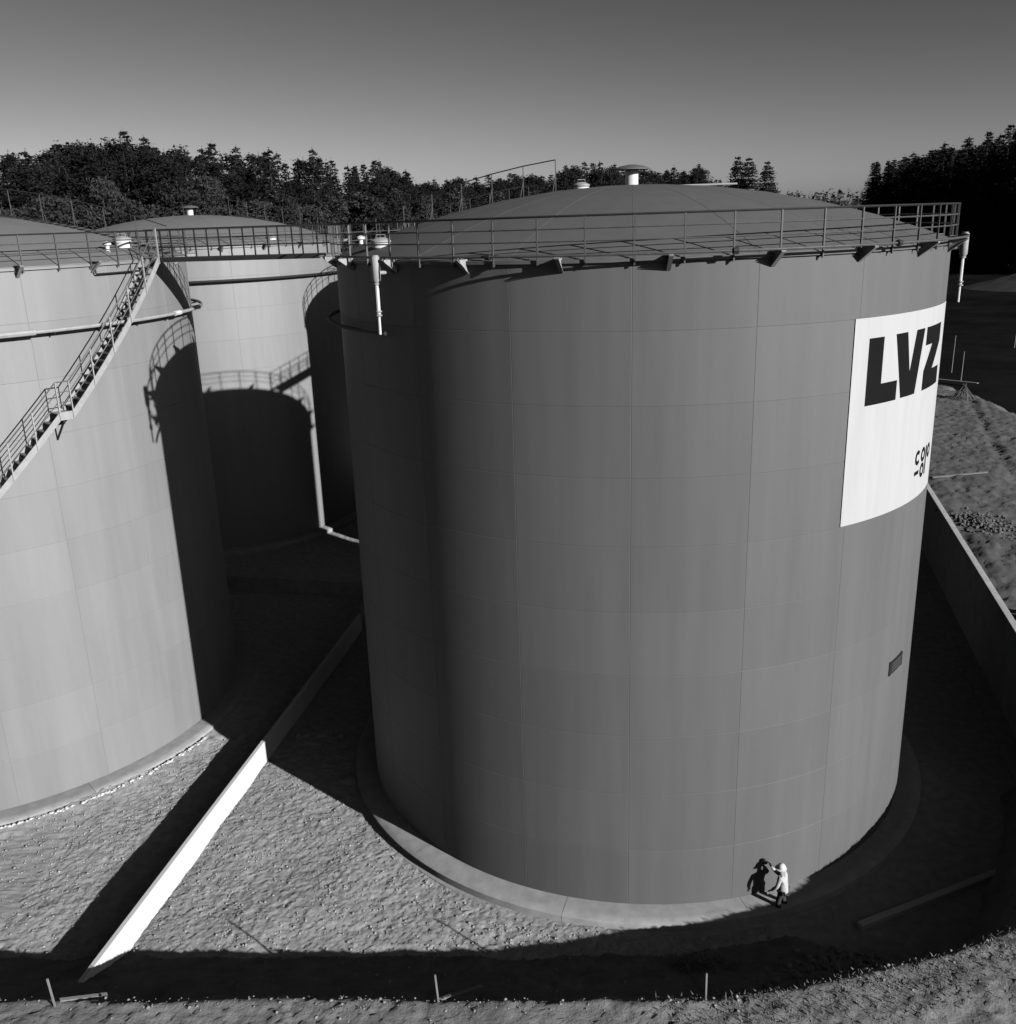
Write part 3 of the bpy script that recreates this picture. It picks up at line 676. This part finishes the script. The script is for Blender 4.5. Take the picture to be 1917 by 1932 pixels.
# ------------------------------------------------------------------ the person
def skinmesh(name, chains, m, parent, sub=1):
    """chains: lists of (x,y,z,radius); a chain may start on a point of an earlier one"""
    V = []; E = []; Rr = []; ix = {}
    for ch in chains:
        last = None
        for (x, y, z, r) in ch:
            k = (round(x, 4), round(y, 4), round(z, 4))
            if k not in ix: ix[k] = len(V); V.append((x, y, z)); Rr.append(r)
            if last is not None and last != ix[k]: E.append((last, ix[k]))
            last = ix[k]
    me = bpy.data.meshes.new(name); me.from_pydata(V, E, []); o = obj(name, me, parent); me.materials.append(m)
    sk = o.modifiers.new('skin', 'SKIN'); sk.use_smooth_shade = True
    for i, d in enumerate(me.skin_vertices[0].data): d.radius = (Rr[i], Rr[i]); d.use_root = (i == 0)
    sb = o.modifiers.new('subdivision', 'SUBSURF'); sb.levels = sub; sb.render_levels = sub
    return o
M_SKIN = mat('skin', 0.34, 0.6); M_COAT = mat('pale_work_coat', 0.56, 0.85, 0.08, nscale=8); M_TROU = mat('dark_trousers', 0.07, 0.9); M_BOOT = mat('dark_boots', 0.03, 0.6)
PX, PY = 7.42, 22.42
pz = float(Z[np.searchsorted(xs, PX), np.searchsorted(ys, PY)])
per = thing('person', 'person in a pale coat and white hard hat raising one arm', 'person', (PX, PY, pz), rad(53))
pel = (0, 0, .86, .115); ch_ = (0, .05, 1.22, .115); nk = (0, .075, 1.355, .05)
lw = (-.235, .27, .83, .03); rw_ = (.13, .44, 1.34, .03)
body = [[pel, (0, .02, 1.02, .11), ch_, nk, (0, .09, 1.43, .07), (0, .095, 1.50, .078), (0, .085, 1.56, .055)],
        [ch_, (-.17, .045, 1.27, .06), (-.25, .09, 1.03, .044), lw, (-.235, .315, .785, .034)],
        [ch_, (.17, .045, 1.27, .06), (.25, .24, 1.08, .044), rw_, (.115, .465, 1.395, .034)],
        [pel, (-.09, .01, .80, .085), (-.12, .09, .45, .058), (-.13, -.02, .08, .042), (-.14, .06, .035, .04), (-.145, .14, .03, .03)],
        [pel, (.09, 0, .80, .085), (.12, .03, .45, .058), (.15, -.12, .08, .042), (.16, -.03, .035, .04), (.17, .06, .03, .03)],
        [(0, .095, 1.50, .078), (0, .185, 1.485, .014)]]
for s, w0, up_ in ((-1, (-.235, .315, .785, .034), -1), (1, (.115, .465, 1.395, .034), 1)):
    for k, ln in enumerate((.062, .072, .068, .052)):
        o_ = -.027 + .018 * k
        if s < 0: body.append([w0, (w0[0] + o_, w0[1] + .045, w0[2] - .035, .009), (w0[0] + o_, w0[1] + .04, w0[2] - .035 - ln * .55, .008), (w0[0] + o_, w0[1] + .02, w0[2] - .035 - ln, .007)])
        else: body.append([w0, (w0[0] + o_, w0[1] + .02, w0[2] + .05, .009), (w0[0] + o_, w0[1] + .055, w0[2] + .05 + ln * .4, .008), (w0[0] + o_, w0[1] + .085, w0[2] + .04 + ln * .2, .007)])
    body.append([w0, (w0[0] + .045, w0[1] + .02, w0[2] + .01 * up_, .010), (w0[0] + .055, w0[1] + .05, w0[2] + .03 * up_, .008)])
skinmesh('body', body, M_SKIN, per)
skinmesh('coat', [[(0, .0, .70, .175), (0, .0, .86, .168), (0, .02, 1.02, .155), (0, .05, 1.22, .162), (0, .07, 1.32, .07)],
                  [(0, .05, 1.22, .162), (-.175, .045, 1.265, .078), (-.25, .09, 1.03, .064), (-.238, .25, .855, .048)],
                  [(0, .05, 1.22, .162), (.175, .045, 1.265, .078), (.25, .24, 1.08, .064), (.145, .42, 1.30, .048)]], M_COAT, per)
skinmesh('trousers', [[(0, 0, .84, .13), (-.09, .01, .78, .10), (-.12, .09, .45, .076), (-.13, -.01, .11, .064)],
                      [(0, 0, .84, .13), (.09, 0, .78, .10), (.12, .03, .45, .076), (.15, -.11, .11, .064)]], M_TROU, per)
for s, x, y in ((-1, -.135, .0), (1, .155, -.10)):
    skinmesh('boot', [[(x, y - .03, .10, .055), (x, y - .02, .05, .052), (x + s * .004, y + .08, .045, .045), (x + s * .01, y + .17, .035, .036)]], M_BOOT, per)
hh = MB().lathe([(0.105, 0.0), (0.120, 0.0), (0.118, 0.05), (0.10, 0.10), (0.06, 0.135), (0, 0.148)], 20, (0, .085, 1.505)).build('hard_hat', M_WHITE, per, True)
MB().lathe([(0.10, 0.012), (0.165, -0.012), (0.165, -0.004), (0.10, 0.02)], 20, (0, .10, 1.51)).build('hat_brim', M_WHITE, hh, True)
fc = MB()
for s in (-1, 1): fc.box((s * .03, .168, 1.498), (.018, .008, .01)); 
fc.box((0, .166, 1.445), (.045, .008, .01)); fc.build('face_features', M_BOOT, per)
tool = MB().bar((0, 0, -0.02), (0, .10, .10), 0.05, 0.06).bar((0, .06, .06), (0, .16, .04), 0.09, 0.075)
tag(tool.build('hand_tool', M_BOOT, None, loc=(PX - .39, PY + .38, pz + 1.43)), 'small dark object the person holds up before the face', 'tool')
bpy.data.objects['hand_tool'].rotation_euler.z = rad(53)

# ------------------------------------------------------------------ woods
def tri_cloud(C, S, rg, droop=0.0):
    n = len(C); a = rg.normal(0, 1, (n, 3, 3)); a /= np.linalg.norm(a, axis=2, keepdims=True)
    a[..., 2] = a[..., 2] * 0.75 - droop
    return (C[:, None, :] + a * np.asarray(S)[:, None, None]).reshape(-1, 3)
def crown_conifer(seed, h, rad_, m, base=0.12, pw=0.85, dens=1.0):
    rg = np.random.RandomState(seed); C = []; S = []
    L = int(h * 1.9)
    for k in range(L):
        t = base + (1 - base) * (k + rg.rand() * .6) / L
        ln0 = rad_ * (1 - t) ** pw + 0.22; nb = int((6 + 2.6 * ln0) * dens)
        for b in range(nb):
            a = rg.rand() * 6.28; ln = ln0 * rg.uniform(0.62, 1.10); q = max(3, int(ln * 2.8))
            for s in range(q):
                f = ((s + 0.7) / q) ** 0.6
                C.append((cos(a) * ln * f + rg.normal(0, .1), sin(a) * ln * f + rg.normal(0, .1), h * t - 0.30 * ln * f + 0.12 * ln * f * f + rg.normal(0, .08))); S.append(rg.uniform(.26, .48))
    C.append((0, 0, h * 0.995)); S.append(.3); C.append((0, 0, h * 1.01)); S.append(.25)
    V = tri_cloud(np.array(C), np.array(S), rg, 0.12); o = raw(None, V, np.arange(len(V)).reshape(-1, 3), m); return o
def crown_round(seed, h, rad_, m, base=0.3, nb=46, per=46):
    rg = np.random.RandomState(seed); C = []; S = []
    for b in range(nb):
        t = rg.rand(); a = rg.rand() * 6.28; env = math.sin(pi * min(1, 0.12 + 0.86 * t)) ** 0.6
        r = rad_ * env * math.sqrt(rg.rand()) * 0.95; z = h * (base + (1 - base) * (0.06 + 0.86 * t)); br = rad_ * rg.uniform(.22, .40)
        d = rg.normal(0, 1, (per, 3)); d /= np.linalg.norm(d, axis=1)[:, None]; d *= (rg.rand(per, 1) ** 0.45) * br
        d[:, 2] *= 0.75
        C.append(d + np.array((r * cos(a), r * sin(a), z))); S.append(rg.uniform(.22, .42, per))
    C = np.concatenate(C); V = tri_cloud(C, np.concatenate(S), rg); return raw(None, V, np.arange(len(V)).reshape(-1, 3), m)
def trunk_mesh(h, r, m=M_BARK, limbs=0, seed=0, spread=2.0):
    rn = random.Random(seed); mb = MB().tube([(0, 0, -0.6), (0.05, 0, h * .3), (-0.05, .05, h * .65), (0, 0, h * .97)], [r, r * .75, r * .45, r * .08], 7)
    for k in range(limbs):
        z = h * rn.uniform(.3, .8); a = rn.uniform(0, 6.28); e = spread * rn.uniform(.5, .9)
        mb.tube([(0, 0, z), (e * .5 * cos(a), e * .5 * sin(a), z + h * .06), (e * cos(a), e * sin(a), z + h * .15)], [r * .4, r * .25, r * .06], 5)
    return mb.mesh('trunk', m, True)
SPR = [(crown_conifer(k, 28, rr_, M_CONIF, b_, p_, 2.4 if k == 3 else 1.25), trunk_mesh(28, .32)) for k, (rr_, b_, p_) in enumerate(((5.2, .06, .75), (4.8, .08, .8), (5.6, .05, .7), (6.0, .05, .55)))]
PIN = [(crown_round(20 + k, 28, rr_, M_CONIF, b_, 64, 84), trunk_mesh(28, .30, limbs=9, seed=k)) for k, (rr_, b_) in enumerate(((4.3, .30), (3.7, .25), (4.8, .34)))]
LEA = [(crown_round(40 + k, 18, rr_, M_LEAF, b_, 56, 80), trunk_mesh(18, .26, limbs=10, seed=9 + k, spread=rr_)) for k, (rr_, b_) in enumerate(((4.6, .16), (3.8, .12), (5.2, .2)))]
def tree(nm, kit, x, y, h, h0, label, group, cat='tree', wide=1.0, rz=None):
    t = thing(nm, label, cat, (x, y, float(land(np.array(x), np.array(y))) - 0.3), random.uniform(0, 6.28) if rz is None else rz, group)
    s = h / h0
    for n_, me in (('crown', kit[0]), ('trunk', kit[1])):
        o = obj(n_, me, t); o.scale = (s * wide, s * wide, s)
FP = 1790.09
def at(xp, d): return (xp - 958.5) / FP * d * 1.0
def horizon(xp): return 438.4 - (xp / 1917) * 61.5
PROF = [(-400, 292), (0, 292), (60, 289), (130, 274), (200, 268), (290, 256), (380, 264), (430, 279), (470, 274), (520, 284), (565, 272), (600, 300), (635, 285), (680, 308), (740, 303), (800, 318), (850, 338), (890, 325), (930, 330), (1000, 322), (1060, 315), (1100, 306), (1160, 302), (1200, 316), (1320, 311), (1350, 333), (1370, 345)]
DIST = [(-400, 140), (0, 150), (600, 185), (850, 225), (1100, 262), (1350, 370), (1400, 380)]
ip = lambda T_, x: float(np.interp(x, [a for a, b in T_], [b for a, b in T_]))
rn = random.Random(21)
xp = -170.0
while xp < 1368:
    for row in range(4):
        x_ = xp + rn.uniform(-12, 12); d = ip(DIST, x_) + row * 9 + rn.uniform(-3, 3); x = at(x_, d); z0 = float(land(np.array(x), np.array(d)))
        h = (horizon(x_) - ip(PROF, x_)) * d / (FP * 1.0) * 1.0 + CAMH - z0
        h *= rn.uniform(0.82, 0.97) if row < 2 else rn.uniform(.92, 1.02)
        h = min(max(h, 12), 37)
        if rn.random() < 0.5: tree('pine_tree', rn.choice(PIN), x, d, h, 28, 'dark pine in the wood behind the tanks', 'pines in the wood behind the tanks', wide=rn.uniform(1.0, 1.3))
        else: tree('spruce_tree', rn.choice(SPR[:3]), x, d, h, 28, 'dark spruce in the wood behind the tanks', 'spruces in the wood behind the tanks', wide=rn.uniform(1.1, 1.45))
    xp += 30 if xp < 700 else 15
for (x_, y_) in ((40, 365), (110, 372), (165, 352), (215, 372), (255, 322), (300, 360), (345, 372), (395, 340), (440, 318), (480, 372), (525, 362), (575, 352), (620, 372), (665, 355), (720, 350), (775, 345), (830, 358), (880, 352), (960, 352), (1030, 348), (1110, 345), (1230, 335)):
    d = ip(DIST, x_) - 12 + rn.uniform(-4, 2); x = at(x_, d); z0 = float(land(np.array(x), np.array(d)))
    h = (horizon(x_) - y_) * d / FP + CAMH - z0
    tree('broadleaf_tree', rn.choice(LEA), x, d, h, 18, 'paler broadleaf tree in front of the dark wood behind the tanks', 'broadleaf trees before the wood', wide=rn.uniform(.85, 1.1) * min(1, 20 / h))
for k in range(34):
    x_ = 690 + 20 * k + rn.uniform(-8, 8); d = ip(DIST, x_) - 6 + rn.uniform(-6, 6); x = at(x_, d); z0 = float(land(np.array(x), np.array(d)))
    h = (horizon(x_) - ip(PROF, x_)) * d / FP * rn.uniform(.45, .75) + CAMH - z0
    tree('pine_tree', rn.choice(PIN), x, d, h, 28, 'low pine filling the edge of the wood behind the tanks', 'low pines at the edge of the wood', wide=1.5)
for x_, y_, d, lab in ((1388, 297, 205, 'tall dark spruce, left of the three standing apart beyond the dome'), (1408, 299, 214, 'ragged spruce in the middle of the three beyond the dome'), (1441, 305, 200, 'single spruce standing right of the pair beyond the dome')):
    x = at(x_, d); z0 = float(land(np.array(x), np.array(d))); h = (horizon(x_) - y_) * d / FP + CAMH - z0
    tree('spruce_tree', SPR[3], x, d, h, 28, lab, 'three spruces beyond the dome', wide=1.0)
# right-hand wood: its edge recedes from the right frame towards the horizon
for i in range(34):
    f = i / 33; d0 = 205 + 172 * f; x0 = 113.5 + 28 * f
    for row in range(3):
        d = d0 + rn.uniform(-3, 3); x = x0 + row * 5.5 + rn.uniform(-1.5, 1.5)
        tree('spruce_tree', rn.choice(SPR[:3] + PIN[:1]), x, d, 30.5 * rn.uniform(.92, 1.05), 28, 'tall dark conifer in the black wood at the right edge', 'conifers of the right-hand wood', wide=1.4)
# far wooded ridge, reads as one mass
rg = np.random.RandomState(77); C = []; S = []
for k in range(420):
    d = rg.uniform(700, 900); x_ = rg.uniform(1150, 1900); x = at(x_, d); z0 = float(land(np.array(x), np.array(d))); h = rg.uniform(17, 27)
    for q in range(34):
        t = rg.rand(); r = 4.5 * (1 - t) ** .7; a = rg.rand() * 6.28; C.append((x + r * cos(a), d + r * sin(a), z0 + h * (0.05 + .95 * t))); S.append(rg.uniform(1.2, 2.4))
V = tri_cloud(np.array(C), np.array(S), rg)
tag(raw('far_woods', V, np.arange(len(V)).reshape(-1, 3), M_LEAF), 'low wooded ridge on the horizon between the spruces and the right-hand wood', 'woods', kind='stuff')
